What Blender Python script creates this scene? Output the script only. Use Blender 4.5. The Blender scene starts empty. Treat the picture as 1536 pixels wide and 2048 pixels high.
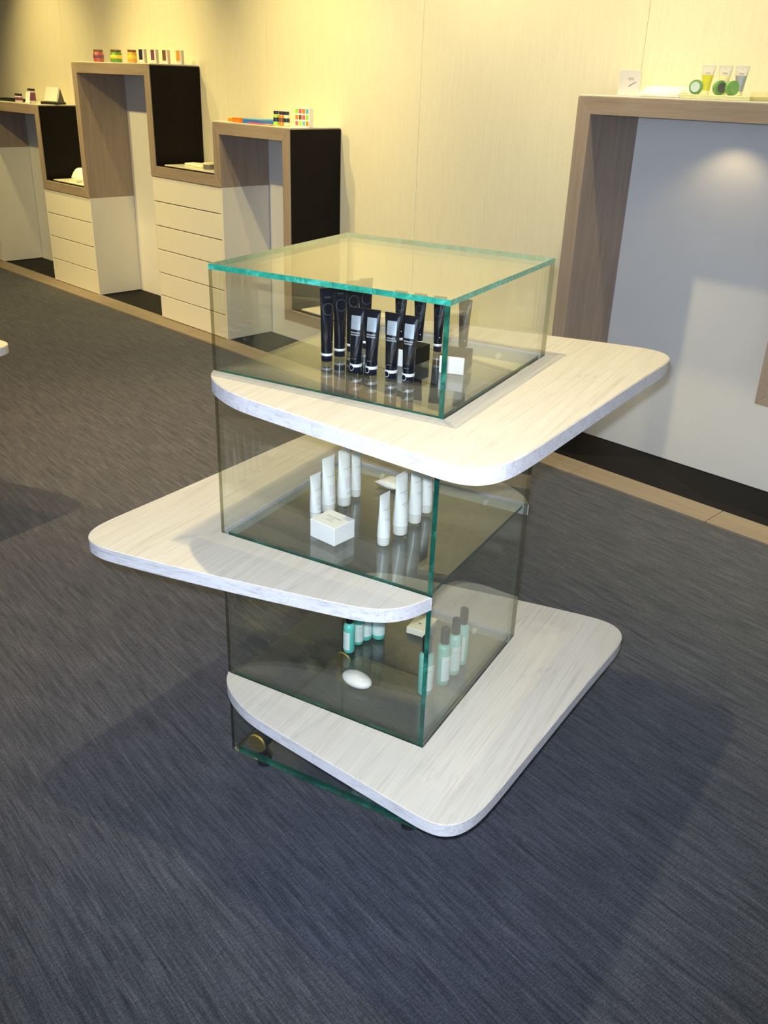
import bpy, bmesh, math, random
from mathutils import Vector, Matrix
random.seed(7)
PI = math.pi
S = bpy.context.scene
COL = S.collection

# ------------------------------------------------------------------ camera
cam_d = bpy.data.cameras.new('camera')
cam_d.sensor_fit = 'VERTICAL'; cam_d.sensor_height = 36.0
cam_d.lens = 1815.705 / 2048.0 * 36.0
cam_d.clip_start = 0.01
cam = bpy.data.objects.new('camera', cam_d); COL.objects.link(cam)
_th = math.radians(44.6); _pi = 0.444514; _ro = 0.0353792
_Rz = Matrix.Rotation(_th, 3, 'Z')
_F = Vector((0, math.cos(_pi), -math.sin(_pi))); _U = Vector((0, math.sin(_pi), math.cos(_pi))); _R = Vector((1, 0, 0))
_R2 = math.cos(_ro)*_R + math.sin(_ro)*_U; _U2 = -math.sin(_ro)*_R + math.cos(_ro)*_U
_F, _U2, _R2 = _Rz @ _F, _Rz @ _U2, _Rz @ _R2
_C = _Rz @ Vector((-0.0966514, -1.4740043, 1.45858)) + Vector((0, 0, 0.045))
_M = Matrix((_R2, _U2, -_F)).transposed().to_4x4(); _M.translation = _C
cam.matrix_world = _M
S.camera = cam

# ------------------------------------------------------------------ world, exposure
w = bpy.data.worlds.new('world'); S.world = w; w.use_nodes = True
w.node_tree.nodes['Background'].inputs[0].default_value = (0.6, 0.7, 1.0, 1)
w.node_tree.nodes['Background'].inputs[1].default_value = 0.02
S.view_settings.view_transform = 'Standard'; S.view_settings.look = 'None'
S.view_settings.gamma = 1.0; S.view_settings.exposure = 0.0
S.view_settings.use_curve_mapping = False
try:
    S.cycles.use_denoising = True
    S.cycles.max_bounces = 12; S.cycles.transparent_max_bounces = 32
    S.cycles.glossy_bounces = 6; S.cycles.transmission_bounces = 8
    S.cycles.caustics_reflective = False; S.cycles.caustics_refractive = False
    S.cycles.sample_clamp_indirect = 6.0
except Exception:
    pass

# ------------------------------------------------------------------ lights
WARM = (1.0, 0.83, 0.42)
def spot(name, loc, target, watts, size, blend=0.5, radius=0.03, color=WARM):
    d = bpy.data.lights.new(name, 'SPOT'); d.energy = watts; d.spot_size = math.radians(size)
    d.spot_blend = blend; d.shadow_soft_size = radius; d.color = color
    o = bpy.data.objects.new(name, d); COL.objects.link(o)
    o.location = loc
    o.rotation_euler = (Vector(target) - Vector(loc)).to_track_quat('-Z', 'Y').to_euler()
    return o
# the camera's own flash, just above the lens
fd = bpy.data.lights.new('camera_flash', 'SPOT'); fd.energy = 205; fd.color = (0.80, 0.88, 1.0)
fd.spot_size = math.radians(84); fd.spot_blend = 0.9; fd.shadow_soft_size = 0.012
fo = bpy.data.objects.new('camera_flash', fd); COL.objects.link(fo)
_fm = _M.copy(); _fm.translation = _C + _U2*0.035 - _R2*0.012; fo.matrix_world = _fm
# ceiling downlights: (x, y, target, watts, cone)
DOWN = [
    ((-0.37, 0.16), (-0.37, 0.16, 0.0), 112, 92, 0.7, 0.02),
    ((-2.49, -0.37), (-2.49, -0.37, 0.0), 290, 84, 0.8, 0.02),
    ((-6.28, 1.62), (-6.28, 2.36, 1.25), 120, 70, 1.0, 0.03),
    ((-4.72, 1.62), (-4.72, 2.36, 1.5), 105, 66, 1.0, 0.03),
    ((-3.25, 1.62), (-3.25, 2.36, 1.25), 120, 76, 1.0, 0.03),
    ((-2.05, 1.30), (-2.05, 2.46, 0.9), 180, 110, 1.0, 0.03),
    ((-0.72, 1.62), (-0.72, 2.36, 1.45), 100, 80, 1.0, 0.03),
    ((0.55, 1.62), (0.55, 2.36, 0.6), 280, 80, 1.0, 0.03),
    ((-5.56, 1.70), (-5.56, 2.30, 0.72), 150, 34, 0.9, 0.03),
    ((-4.9, -0.9), (-4.6, -0.2, 0.0), 330, 96, 0.8, 0.02),
    ((1.7, 0.2), (1.7, 0.2, 0.0), 26, 70, 0.9, 0.02),
    ((0.0, -2.2), (0.0, -2.2, 0.0), 30, 90, 0.8, 0.02),
    ((-1.75, 0.95), (-2.3, 1.05, 0.0), 330, 52, 1.0, 0.04),
    ((-3.7, 0.1), (-4.0, 2.3, 0.45), 200, 84, 1.0, 0.04),  # added warm fill for the six drawers, no known fitting
    ((-5.4, 0.1), (-5.7, 2.3, 0.45), 210, 84, 1.0, 0.04),  # added warm fill for the four drawers, no known fitting
]
CEIL = 2.86
for _xy, _t, _w, _c, _b, _r in DOWN:
    spot('downlight_beam', (_xy[0], _xy[1], CEIL-0.03), _t, _w, _c, _b, _r,
         (1.0, 0.66, 0.28) if _t[2] == 0.0 and _xy[0] < -1.0 else ((1.0, 0.77, 0.28) if _xy[0] < -2.6 else WARM))
spot('shelf_underside_beam', (-0.74, 2.33, 1.40), (-0.74, 2.36, 0.0), 2.0, 118, 0.6, 0.01, (1.0, 0.76, 0.4))

# ------------------------------------------------------------------ materials
def lin(c):
    return tuple(((v/255.0)/12.92 if v/255.0 <= 0.04045 else ((v/255.0+0.055)/1.055)**2.4) for v in c)
def newmat(name):
    m = bpy.data.materials.new(name); m.use_nodes = True
    nt = m.node_tree; b = nt.nodes['Principled BSDF']
    return m, nt, b
def ramp(nt, stops):
    r = nt.nodes.new('ShaderNodeValToRGB')
    el = r.color_ramp.elements
    while len(el) < len(stops): el.new(0.5)
    for e, (p, c) in zip(el, stops):
        e.position = p; e.color = tuple(c) + (1,)
    return r
def coords(nt, scale, rot=(0, 0, 0), kind='Object'):
    t = nt.nodes.new('ShaderNodeTexCoord'); mp = nt.nodes.new('ShaderNodeMapping')
    mp.inputs['Scale'].default_value = scale; mp.inputs['Rotation'].default_value = rot
    if any(rot):
        mr = nt.nodes.new('ShaderNodeMapping'); mr.inputs['Rotation'].default_value = rot
        mp.inputs['Rotation'].default_value = (0, 0, 0)
        nt.links.new(t.outputs[kind], mr.inputs['Vector']); nt.links.new(mr.outputs[0], mp.inputs['Vector'])
    else:
        nt.links.new(t.outputs[kind], mp.inputs['Vector'])
    return mp
def noise(nt, mp, scale, detail=4, rough=0.55, dist=0.0):
    n = nt.nodes.new('ShaderNodeTexNoise'); n.inputs['Scale'].default_value = scale
    n.inputs['Detail'].default_value = detail; n.inputs['Roughness'].default_value = rough
    n.inputs['Distortion'].default_value = dist
    nt.links.new(mp.outputs[0], n.inputs['Vector']); return n
def bump(nt, b, src, strength, dist=0.002):
    bp = nt.nodes.new('ShaderNodeBump'); bp.inputs['Strength'].default_value = strength
    bp.inputs['Distance'].default_value = dist
    nt.links.new(src, bp.inputs['Height']); nt.links.new(bp.outputs[0], b.inputs['Normal'])
def mixc(nt, fac, a, b, mode='MIX'):
    m = nt.nodes.new('ShaderNodeMix'); m.data_type = 'RGBA'; m.blend_type = mode
    for s, v in ((m.inputs[0], fac), (m.inputs[6], a), (m.inputs[7], b)):
        if hasattr(v, 'links'): nt.links.new(v, s)
        else: s.default_value = v if isinstance(v, float) else tuple(v) + (1,)
    return m.outputs[2]
def plain(name, col, rough=0.5, metal=0.0, var=0.06, nscale=40, coat=0.0, spec=0.5):
    m, nt, b = newmat(name)
    n = noise(nt, coords(nt, (1, 1, 1)), nscale, 3)
    r = ramp(nt, [(0.3, [max(0, c*(1-var)) for c in col]), (0.7, [min(1, c*(1+var)) for c in col])])
    nt.links.new(n.outputs['Fac'], r.inputs[0]); nt.links.new(r.outputs[0], b.inputs['Base Color'])
    b.inputs['Roughness'].default_value = rough; b.inputs['Metallic'].default_value = metal
    b.inputs['Coat Weight'].default_value = coat; b.inputs['Specular IOR Level'].default_value = spec
    return m
def wood(name, c0, c1, c2, rot, stretch=1.0, rough=0.45, streak=0.35):
    """grain runs along the mapped X axis"""
    m, nt, b = newmat(name)
    mp = coords(nt, (0.9*stretch, 14, 14), rot)
    n = noise(nt, mp, 2.4, 5, 0.6, 0.6)
    r = ramp(nt, [(0.28, c0), (0.5, c1), (0.72, c2)])
    nt.links.new(n.outputs['Fac'], r.inputs[0])
    mp2 = coords(nt, (2.2*stretch, 110, 110), rot)
    n2 = noise(nt, mp2, 2.0, 3, 0.7, 0.2)
    r2 = ramp(nt, [(0.36, (1-streak,)*3), (0.5, (1, 1, 1))])
    nt.links.new(n2.outputs['Fac'], r2.inputs[0])
    mp3 = coords(nt, (0.35*stretch, 9, 9), rot)
    n3 = noise(nt, mp3, 2.1, 2, 0.5, 1.4)
    r3 = ramp(nt, [(0.485, (1, 1, 1)), (0.5, (1-streak*0.9,)*3), (0.515, (1, 1, 1))])
    nt.links.new(n3.outputs['Fac'], r3.inputs[0])
    o = mixc(nt, 1.0, r.outputs[0], r2.outputs[0], 'MULTIPLY')
    o = mixc(nt, 1.0, o, r3.outputs[0], 'MULTIPLY')
    nt.links.new(o, b.inputs['Base Color'])
    b.inputs['Roughness'].default_value = rough
    bump(nt, b, n2.outputs['Fac'], 0.08)
    return m

M = {}
# pale bleached pine of the display boards (grain along the local Y of the stand)
M['board'] = wood('bleached_pine', (0.685, 0.625, 0.53), (0.725, 0.67, 0.58), (0.755, 0.71, 0.625), (0, 0, -PI/2), 1.0, 0.42, 0.12)
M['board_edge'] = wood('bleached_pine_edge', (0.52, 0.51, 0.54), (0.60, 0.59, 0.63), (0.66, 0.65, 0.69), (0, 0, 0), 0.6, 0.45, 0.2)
# taupe oak veneer of the wall shelves
M['oak_h'] = wood('taupe_oak_horizontal', (0.27, 0.21, 0.17), (0.32, 0.25, 0.205), (0.36, 0.285, 0.235), (0, 0, 0), 1.0, 0.5, 0.10)
M['oak_v'] = wood('taupe_oak_vertical', (0.27, 0.21, 0.17), (0.32, 0.25, 0.205), (0.36, 0.285, 0.235), (0, PI/2, 0), 1.0, 0.5, 0.10)
M['lining'] = plain('dark_lining', (0.006, 0.0045, 0.005), 0.55, var=0.2, spec=0.12)
M['plinth'] = plain('dark_plinth', (0.007, 0.006, 0.007), 0.6, var=0.2, spec=0.12)
M['laminate'] = plain('white_laminate', (0.76, 0.76, 0.76), 0.5, var=0.015, nscale=6)
M['drawer'] = plain('drawer_laminate', (0.74, 0.72, 0.66), 0.5, var=0.015, nscale=6)
M['gap'] = plain('drawer_gap', (0.10, 0.09, 0.08), 0.8)
M['ceiling'] = plain('ceiling_paint', (0.75, 0.73, 0.68), 0.9, var=0.02, nscale=3)
M['plaster'] = plain('room_wall_paint', (0.42, 0.39, 0.34), 0.9, var=0.02, nscale=3)
M['kerb'] = wood('kerb_oak', (0.20, 0.165, 0.135), (0.23, 0.19, 0.155), (0.255, 0.21, 0.17), (0, 0, 0), 1.0, 0.5, 0.06)
# wallpaper with a fine vertical weave
m, nt, b = newmat('beige_wallcovering')
n1 = noise(nt, coords(nt, (60, 60, 1.5)), 4, 3)
n2 = noise(nt, coords(nt, (1, 1, 1)), 220, 2)
r = ramp(nt, [(0.3, (0.66, 0.62, 0.50)), (0.7, (0.72, 0.68, 0.55))])
nt.links.new(n1.outputs['Fac'], r.inputs[0])
r2 = ramp(nt, [(0.3, (0.94, 0.94, 0.94)), (0.7, (1, 1, 1))]); nt.links.new(n2.outputs['Fac'], r2.inputs[0])
nt.links.new(mixc(nt, 1.0, r.outputs[0], r2.outputs[0], 'MULTIPLY'), b.inputs['Base Color'])
b.inputs['Roughness'].default_value = 0.62
M['wallpaper'] = m
# carpet: dark blue-grey loop pile with streaks along the wall direction
CROT = math.radians(5)
m, nt, b = newmat('streaked_carpet')
mpa = coords(nt, (2.6, 34, 1), (0, 0, CROT))
na = noise(nt, mpa, 2.0, 4, 0.62, 0.3)
mpb = coords(nt, (120, 16, 1), (0, 0, CROT))
nb = noise(nt, mpb, 3.0, 3, 0.6, 0.0)
nc = noise(nt, coords(nt, (1, 1, 1)), 260, 2, 0.8)
nd = noise(nt, coords(nt, (5, 120, 1), (0, 0, CROT)), 2.0, 3, 0.6, 0.2)
ra = ramp(nt, [(0.28, (0.029, 0.034, 0.050)), (0.48, (0.048, 0.055, 0.077)), (0.72, (0.074, 0.080, 0.104))])
nt.links.new(na.outputs['Fac'], ra.inputs[0])
rb = ramp(nt, [(0.3, (0.72, 0.72, 0.73)), (0.7, (1.28, 1.27, 1.26))]); nt.links.new(nb.outputs['Fac'], rb.inputs[0])
rc = ramp(nt, [(0.3, (0.55, 0.55, 0.55)), (0.7, (1.45, 1.45, 1.45))]); nt.links.new(nc.outputs['Fac'], rc.inputs[0])
rd = ramp(nt, [(0.3, (0.52, 0.52, 0.54)), (0.55, (1.08, 1.07, 1.06)), (0.75, (1.35, 1.33, 1.3))]); nt.links.new(nd.outputs['Fac'], rd.inputs[0])
o_ = mixc(nt, 1.0, ra.outputs[0], rb.outputs[0], 'MULTIPLY')
o_ = mixc(nt, 1.0, o_, rc.outputs[0], 'MULTIPLY')
o_ = mixc(nt, 1.0, o_, rd.outputs[0], 'MULTIPLY')
nt.links.new(o_, b.inputs['Base Color'])
b.inputs['Roughness'].default_value = 0.95; b.inputs['Specular IOR Level'].default_value = 0.15
b.inputs['Sheen Weight'].default_value = 0.15; b.inputs['Sheen Roughness'].default_value = 0.5
bump(nt, b, nc.outputs['Fac'], 0.5, 0.004)
M['carpet'] = m

def glass(name, tint, rough=0.0):
    m = bpy.data.materials.new(name); m.use_nodes = True; nt = m.node_tree
    for n in list(nt.nodes):
        if n.type != 'OUTPUT_MATERIAL': nt.nodes.remove(n)
    out = [n for n in nt.nodes if n.type == 'OUTPUT_MATERIAL'][0]
    tr = nt.nodes.new('ShaderNodeBsdfTransparent'); tr.inputs[0].default_value = tuple(tint) + (1,)
    gl = nt.nodes.new('ShaderNodeBsdfAnisotropic'); gl.inputs['Roughness'].default_value = rough
    gl.inputs['Color'].default_value = (0.97, 1.0, 0.99, 1)
    fr = nt.nodes.new('ShaderNodeFresnel'); ge = nt.nodes.new('ShaderNodeNewGeometry')
    ma = nt.nodes.new('ShaderNodeMath'); ma.operation = 'MULTIPLY_ADD'
    nt.links.new(ge.outputs['Backfacing'], ma.inputs[0]); ma.inputs[1].default_value = 1/1.52 - 1.52; ma.inputs[2].default_value = 1.52
    nt.links.new(ma.outputs[0], fr.inputs['IOR'])
    mx = nt.nodes.new('ShaderNodeMixShader')
    nt.links.new(fr.outputs[0], mx.inputs[0]); nt.links.new(tr.outputs[0], mx.inputs[1]); nt.links.new(gl.outputs[0], mx.inputs[2])
    nt.links.new(mx.outputs[0], out.inputs['Surface'])
    return m
M['glass'] = glass('clear_glass', (0.985, 0.992, 0.985))
M['shelf_glass'] = glass('shelf_glass', (0.90, 0.93, 0.90))
# the cut edge of the panes: deep green, glossy, partly see-through
m, nt, b = newmat('green_glass_edge')
n = noise(nt, coords(nt, (9, 9, 9)), 3.0, 3, 0.6, 0.5)
r = ramp(nt, [(0.3, (0.003, 0.04, 0.030)), (0.55, (0.007, 0.10, 0.075)), (0.80, (0.04, 0.32, 0.24))])
nt.links.new(n.outputs['Fac'], r.inputs[0]); nt.links.new(r.outputs[0], b.inputs['Base Color'])
b.inputs['Roughness'].default_value = 0.08; b.inputs['Transmission Weight'].default_value = 0.45; b.inputs['IOR'].default_value = 1.5
bump(nt, b, n.outputs['Fac'], 0.25, 0.01)
M['glass_edge'] = m
m, nt, b = newmat('lit_lid_glass_edge')
n = noise(nt, coords(nt, (14, 14, 14)), 3.0, 4, 0.65, 0.8)
r = ramp(nt, [(0.3, (0.01, 0.16, 0.11)), (0.55, (0.03, 0.30, 0.21)), (0.75, (0.10, 0.50, 0.42))])  # lamplight and cyan sparkle on the lid put into this brighter green
nt.links.new(n.outputs['Fac'], r.inputs[0]); nt.links.new(r.outputs[0], b.inputs['Base Color'])
b.inputs['Roughness'].default_value = 0.05; b.inputs['Coat Weight'].default_value = 0.6
bump(nt, b, n.outputs['Fac'], 0.5, 0.01)
M['lit_lid_edge'] = m
M['black_tube'] = plain('black_gloss_tube', (0.005, 0.006, 0.012), 0.14, coat=0.3)
M['black_cap'] = plain('black_cap', (0.007, 0.008, 0.02), 0.2, coat=0.4)
M['chrome'] = plain('chrome', (0.93, 0.94, 0.96), 0.3, 0.25, var=0.02)
M['silver_label'] = plain('silver_label', (0.36, 0.41, 0.47), 0.35, 0.3, var=0.03)
M['print_white'] = plain('white_print', (0.75, 0.76, 0.78), 0.5)
M['print_grey'] = plain('grey_print', (0.16, 0.17, 0.20), 0.5)
M['print_faint'] = plain('faint_print', (0.22, 0.25, 0.28), 0.5)
M['print_rose'] = plain('rose_print', (0.50, 0.33, 0.42), 0.5)
M['white_tube'] = plain('white_tube', (0.82, 0.84, 0.80), 0.28, coat=0.2, var=0.02)
M['white_cap'] = plain('pearl_cap', (0.72, 0.72, 0.66), 0.12, coat=0.5, var=0.02)
M['carton'] = plain('white_carton', (0.85, 0.84, 0.82), 0.5, var=0.02)
M['sleeve'] = plain('black_sleeve', (0.006, 0.0055, 0.0055), 0.45, var=0.1, spec=0.2)
M['cream'] = plain('cream_carton', (0.80, 0.74, 0.58), 0.5, var=0.02)
M['pouch'] = plain('satin_pouch', (0.80, 0.77, 0.70), 0.25, var=0.04, nscale=90)
M['soap'] = plain('glossy_soap', (0.82, 0.79, 0.74), 0.12, coat=0.6, var=0.02)
M['teal_bottle'] = plain('teal_bottle', (0.12, 0.56, 0.47), 0.2, coat=0.4, var=0.04)
M['sage_bottle'] = plain('sage_bottle', (0.22, 0.50, 0.40), 0.2, coat=0.4, var=0.04)
M['mint_bottle'] = plain('mint_bottle', (0.36, 0.66, 0.56), 0.2, coat=0.4, var=0.04)
M['bottle_label'] = plain('bottle_label', (0.66, 0.78, 0.72), 0.5, var=0.02)
M['brass'] = plain('brushed_brass', (0.98, 0.76, 0.30), 0.38, 1.0, var=0.1)
M['brass'].node_tree.nodes['Principled BSDF'].inputs['Anisotropic'].default_value = 0.85
M['rubber'] = plain('black_rubber', (0.012, 0.012, 0.014), 0.5)
M['frost'] = plain('frosted_plate', (0.72, 0.71, 0.60), 0.22, var=0.02)
M['cardboard'] = plain('ivory_card', (0.66, 0.62, 0.56), 0.5, var=0.02)
M['purple'] = plain('plum_print', (0.16, 0.05, 0.11), 0.35)
M['dkcap'] = plain('dark_cap', (0.03, 0.015, 0.02), 0.3)
M['black_mat'] = plain('black_plastic', (0.012, 0.011, 0.012), 0.3)
M['grey_side'] = plain('grey_side', (0.13, 0.12, 0.11), 0.5)
for k_, c_ in dict(red=(0.38, 0.07, 0.05), green=(0.10, 0.26, 0.03), amber=(0.72, 0.33, 0.04), yellow=(0.80, 0.60, 0.06),
                   orange=(0.82, 0.22, 0.03), blue=(0.05, 0.16, 0.52), sky=(0.15, 0.42, 0.62), pink=(0.72, 0.12, 0.18),
                   lime=(0.32, 0.62, 0.06), navy=(0.02, 0.025, 0.06), brown=(0.16, 0.08, 0.04), soapgreen=(0.20, 0.42, 0.13),
                   olive=(0.56, 0.55, 0.05), pale=(0.72, 0.70, 0.42)).items():
    M[k_] = plain(k_ + '_plastic', c_, 0.3, coat=0.2)
M['joint'] = glass('glued_glass_joint', (0.42, 0.44, 0.34), 0.15)
M['acrylic'] = glass('clear_acrylic', (0.97, 0.97, 0.88))
m, nt, b = newmat('lamp_lens')
b.inputs['Emission Color'].default_value = (1.0, 0.8, 0.5, 1); b.inputs['Emission Strength'].default_value = 6
M['lamp'] = m
m, nt, b = newmat('fill_glow_glazing')  # glow of the added glazing, a cool fill
b.inputs['Base Color'].default_value = (0.1, 0.1, 0.1, 1)
b.inputs['Emission Color'].default_value = (0.62, 0.78, 1.0, 1); b.inputs['Emission Strength'].default_value = 5.0
M['fill_glow'] = m

# ------------------------------------------------------------------ mesh helpers
def link(name, me, mats, parent=None, loc=(0, 0, 0), rz=0.0, smooth=False):
    if isinstance(mats, str): mats = [mats]
    for k in mats: me.materials.append(M[k])
    if smooth:
        for p in me.polygons: p.use_smooth = True
    o = bpy.data.objects.new(name, me); COL.objects.link(o)
    o.location = loc; o.rotation_euler = (0, 0, rz)
    if parent: o.parent = parent
    return o
def mk(name, bm, mats, parent=None, loc=(0, 0, 0), rz=0.0, smooth=False):
    bmesh.ops.recalc_face_normals(bm, faces=bm.faces)
    me = bpy.data.meshes.new(name); bm.to_mesh(me); bm.free()
    return link(name, me, mats, parent, loc, rz, smooth)
def box_bm(x0, x1, y0, y1, z0, z1, bev=0.0, bm=None, seg=1):
    t = bmesh.new()
    vs = [t.verts.new((x, y, z)) for x in (x0, x1) for y in (y0, y1) for z in (z0, z1)]
    for f in ((0, 1, 3, 2), (4, 6, 7, 5), (0, 4, 5, 1), (2, 3, 7, 6), (0, 2, 6, 4), (1, 5, 7, 3)):
        t.faces.new([vs[i] for i in f])
    if bev: bmesh.ops.bevel(t, geom=t.edges[:], offset=bev, segments=seg, affect='EDGES', profile=0.7)
    bmesh.ops.recalc_face_normals(t, faces=t.faces)
    if bm is None: return t
    me = bpy.data.meshes.new('t'); t.to_mesh(me); t.free(); bm.from_mesh(me); bpy.data.meshes.remove(me)
    return bm
def box(name, x0, x1, y0, y1, z0, z1, mats, parent=None, bev=0.0, loc=(0, 0, 0), rz=0.0, seg=1):
    return mk(name, box_bm(x0, x1, y0, y1, z0, z1, bev, seg=seg), mats, parent, loc, rz)
def pane(name, x0, x1, y0, y1, z0, z1, parent, mat='glass', green=('-x', '+x', '-y', '+y', '-z', '+z'), edge='glass_edge', joint=()):
    """glass sheet: the two large faces are clear, the exposed cut edges are green, the glued ones are clear"""
    bm = box_bm(x0, x1, y0, y1, z0, z1)
    d = [x1-x0, y1-y0, z1-z0]; ax = d.index(min(d))
    for f in bm.faces:
        k = max(range(3), key=lambda q: abs(f.normal[q])); nm = ('+' if f.normal[k] > 0 else '-')+'xyz'[k]
        f.material_index = 1 if (k != ax and nm in green) else (2 if nm in joint else 0)
    return mk(name, bm, [mat, edge, 'joint'], parent)
def loft(sections, cap0=True, cap1=True, n=28, bm=None):
    """sections: list of (z, halfwidth, halfdepth)"""
    bm = bm or bmesh.new(); rings = []
    for z, a, b_ in sections:
        rings.append([bm.verts.new((a*math.sin(2*PI*i/n), -b_*math.cos(2*PI*i/n), z)) for i in range(n)])
    for r0, r1 in zip(rings, rings[1:]):
        for i in range(n):
            bm.faces.new((r0[i], r0[(i+1) % n], r1[(i+1) % n], r1[i]))
    if cap0: bm.faces.new(rings[0])
    if cap1: bm.faces.new(rings[-1])
    return bm
def lathe(name, prof, mat, parent=None, loc=(0, 0, 0), n=28, smooth=True):
    o = mk(name, loft([(z, r, r) for z, r in prof], n=n), mat, parent, loc, smooth=smooth)
    autosmooth(o); return o
def autosmooth(o, ang=38):
    me = o.data
    bm = bmesh.new(); bm.from_mesh(me)
    for e in bm.edges:
        if len(e.link_faces) == 2 and e.calc_face_angle(0) > math.radians(ang): e.smooth = False
    for f in bm.faces: f.smooth = True
    bm.to_mesh(me); bm.free()
def empty(name, loc=(0, 0, 0), rz=0.0, parent=None):
    o = bpy.data.objects.new(name, None); COL.objects.link(o)
    o.location = loc; o.rotation_euler = (0, 0, rz); o.empty_display_size = 0.05
    if parent: o.parent = parent
    return o
def tag(o, label, cat, group=None):
    o['label'] = label; o['category'] = cat
    if group: o['group'] = group
    return o
def struct(o):
    o['kind'] = 'structure'; return o
_txt = {}
def text_geo(s, h):
    """flat text as (verts, faces) centred on x, baseline 0, cap height about h"""
    if s not in _txt:
        cu = bpy.data.curves.new('t', 'FONT'); cu.body = s; cu.align_x = 'CENTER'; cu.size = 1.0
        cu.resolution_u = 2
        ob = bpy.data.objects.new('t', cu); COL.objects.link(ob)
        dg = bpy.context.evaluated_depsgraph_get(); me = bpy.data.meshes.new_from_object(ob.evaluated_get(dg))
        _txt[s] = ([tuple(v.co) for v in me.vertices], [tuple(p.vertices) for p in me.polygons])
        bpy.data.objects.remove(ob); bpy.data.curves.remove(cu); bpy.data.meshes.remove(me)
    vs, fs = _txt[s]; k = h/0.7
    return [(v[0]*k, v[1]*k) for v in vs], fs
def add_text(bm, s, h, fn):
    vs, fs = text_geo(s, h)
    bv = [bm.verts.new(fn(x, y)) for x, y in vs]
    for f in fs:
        try: bm.faces.new([bv[i] for i in f])
        except ValueError: pass

def add_disc_patch(bm, w, h, fn, nx=10, nz=6):
    g = [[bm.verts.new(fn(-w/2 + w*i/nx, -h/2 + h*j/nz)) for i in range(nx+1)] for j in range(nz+1)]
    for j in range(nz):
        for i in range(nx): bm.faces.new((g[j][i], g[j][i+1], g[j+1][i+1], g[j+1][i]))
def add_ring(bm, r0, r1, fn, n=32):
    a = [bm.verts.new(fn(r0*math.cos(2*PI*i/n), r0*math.sin(2*PI*i/n))) for i in range(n)]
    c = [bm.verts.new(fn(r1*math.cos(2*PI*i/n), r1*math.sin(2*PI*i/n))) for i in range(n)]
    for i in range(n): bm.faces.new((a[i], a[(i+1) % n], c[(i+1) % n], c[i]))

# ------------------------------------------------------------------ room
XL, XR, YF, YB = -9.6, 3.6, -3.6, 2.48
struct(box('floor', XL, XR, YF, 2.02, -0.05, 0.0, 'carpet'))
struct(box('ceiling', XL, XR, YF, YB+0.05, CEIL, CEIL+0.05, 'ceiling'))
struct(box('wall_left', XL-0.05, XL, YF, YB+0.05, -0.05, CEIL, 'plaster'))
struct(box('wall_right', XR, XR+0.05, YF, YB+0.05, -0.05, CEIL, 'plaster'))
struct(box('wall_front', XL, XR, YF-0.05, YF, -0.05, CEIL, 'plaster'))
fill_win = struct(box('added_fill_window_1', 0.4, 3.4, YF-0.002, YF+0.012, 0.5, 2.5, 'fill_glow'))  # unseen glazing added behind the camera to supply cool fill
for k in range(5):
    xx = 0.4+3.0*k/4
    box('added_window_post', xx-0.03, xx+0.03, YF+0.012, YF+0.06, 0.5, 2.5, 'gap', fill_win)
for zz in (0.47, 2.5): box('added_window_rail', 0.37, 3.43, YF+0.0125, YF+0.06, zz, zz+0.03, 'gap', fill_win)
wb = struct(box('wall_back', XL, XR, YB+0.012, YB+0.06, -0.05, CEIL, 'gap'))
x = -9.6 + 0.21
pw = 1.2195
xs = [-9.6] + [-1.213 + pw*k for k in range(-6, 4)] + [XR]
for a, c in zip(xs, xs[1:]):
    box('wall_panel', a+0.0008, c-0.0008, YB, YB+0.012, 0.012, CEIL, 'wallpaper', wb, 0.0008)
# dark plinth strip and the oak kerb in front of it
tp = struct(box('trim_1', XL, XR, 2.145, YB+0.012, -0.05, 0.004, 'plinth'))
for xx in (-6.4, -3.9, -1.5, 0.05, 1.4): box('plinth_joint', xx, xx+0.003, 2.15, YB, 0.004, 0.0045, 'gap', tp)
tk = struct(box('trim_2', XL, XR, 2.0, 2.145, -0.05, -0.002, 'gap'))
kx = [XL, -8.4, -6.9, -5.4, -3.95, -2.45, -0.995, -0.37, 1.1, 2.5, XR]
for a, c in zip(kx, kx[1:]):
    box('kerb_plank', a+0.001, c-0.001, 2.0, 2.143, -0.002, 0.009, 'kerb', tk, 0.0015)

# ------------------------------------------------------------------ zigzag wall shelves
T = 0.062; YR0, YR1 = 2.12, 2.478
# path of (kind, x_left, x_right, z): the ribbon climbs over "arches" and dips into "troughs"
# outer faces of the verticals: v[k] = right face x ; tops/bottoms
VX = [-6.85, -5.865, -5.235, -4.335, -3.645, -3.015, -1.19, -0.268, 1.06, 1.9]   # right faces of the uprights
LEV = [('u', 0.907), ('n', 1.255), ('u', 0.685), ('n', 1.54), ('u', 0.907), ('n', 1.255), ('u', 0.25), ('n', 1.47), ('u', 0.47), ('n', 1.255), ('u', 0.907)]
XE0, XE1 = -7.62, 2.7
def seg_prism(name, pts, mat, parent):
    """polygon in XZ extruded through the shelf depth"""
    bm = bmesh.new()
    a = [bm.verts.new((p[0], YR0, p[1])) for p in pts]; c = [bm.verts.new((p[0], YR1, p[1])) for p in pts]
    bm.faces.new(a); bm.faces.new(c[::-1])
    for i in range(len(pts)): bm.faces.new((a[i], c[i], c[(i+1) % len(pts)], a[(i+1) % len(pts)]))
    bmesh.ops.recalc_face_normals(bm, faces=bm.faces)
    bmesh.ops.bevel(bm, geom=bm.edges[:], offset=0.0009, segments=1, affect='EDGES')
    return mk(name, bm, mat, parent)
ribbon = tag(empty('zigzag_wall_shelf', (0, 2.3, 0)),
             'taupe oak ribbon shelf stepping up and down the beige wall, black inside its troughs', 'shelf')
def rp(o):
    o.location.y -= 2.3; return o
def zspan(i):
    k, z = LEV[i]
    return (z-T, z) if k == 'n' else (z, z+T)          # n: z is its top, u: z is its underside
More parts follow.
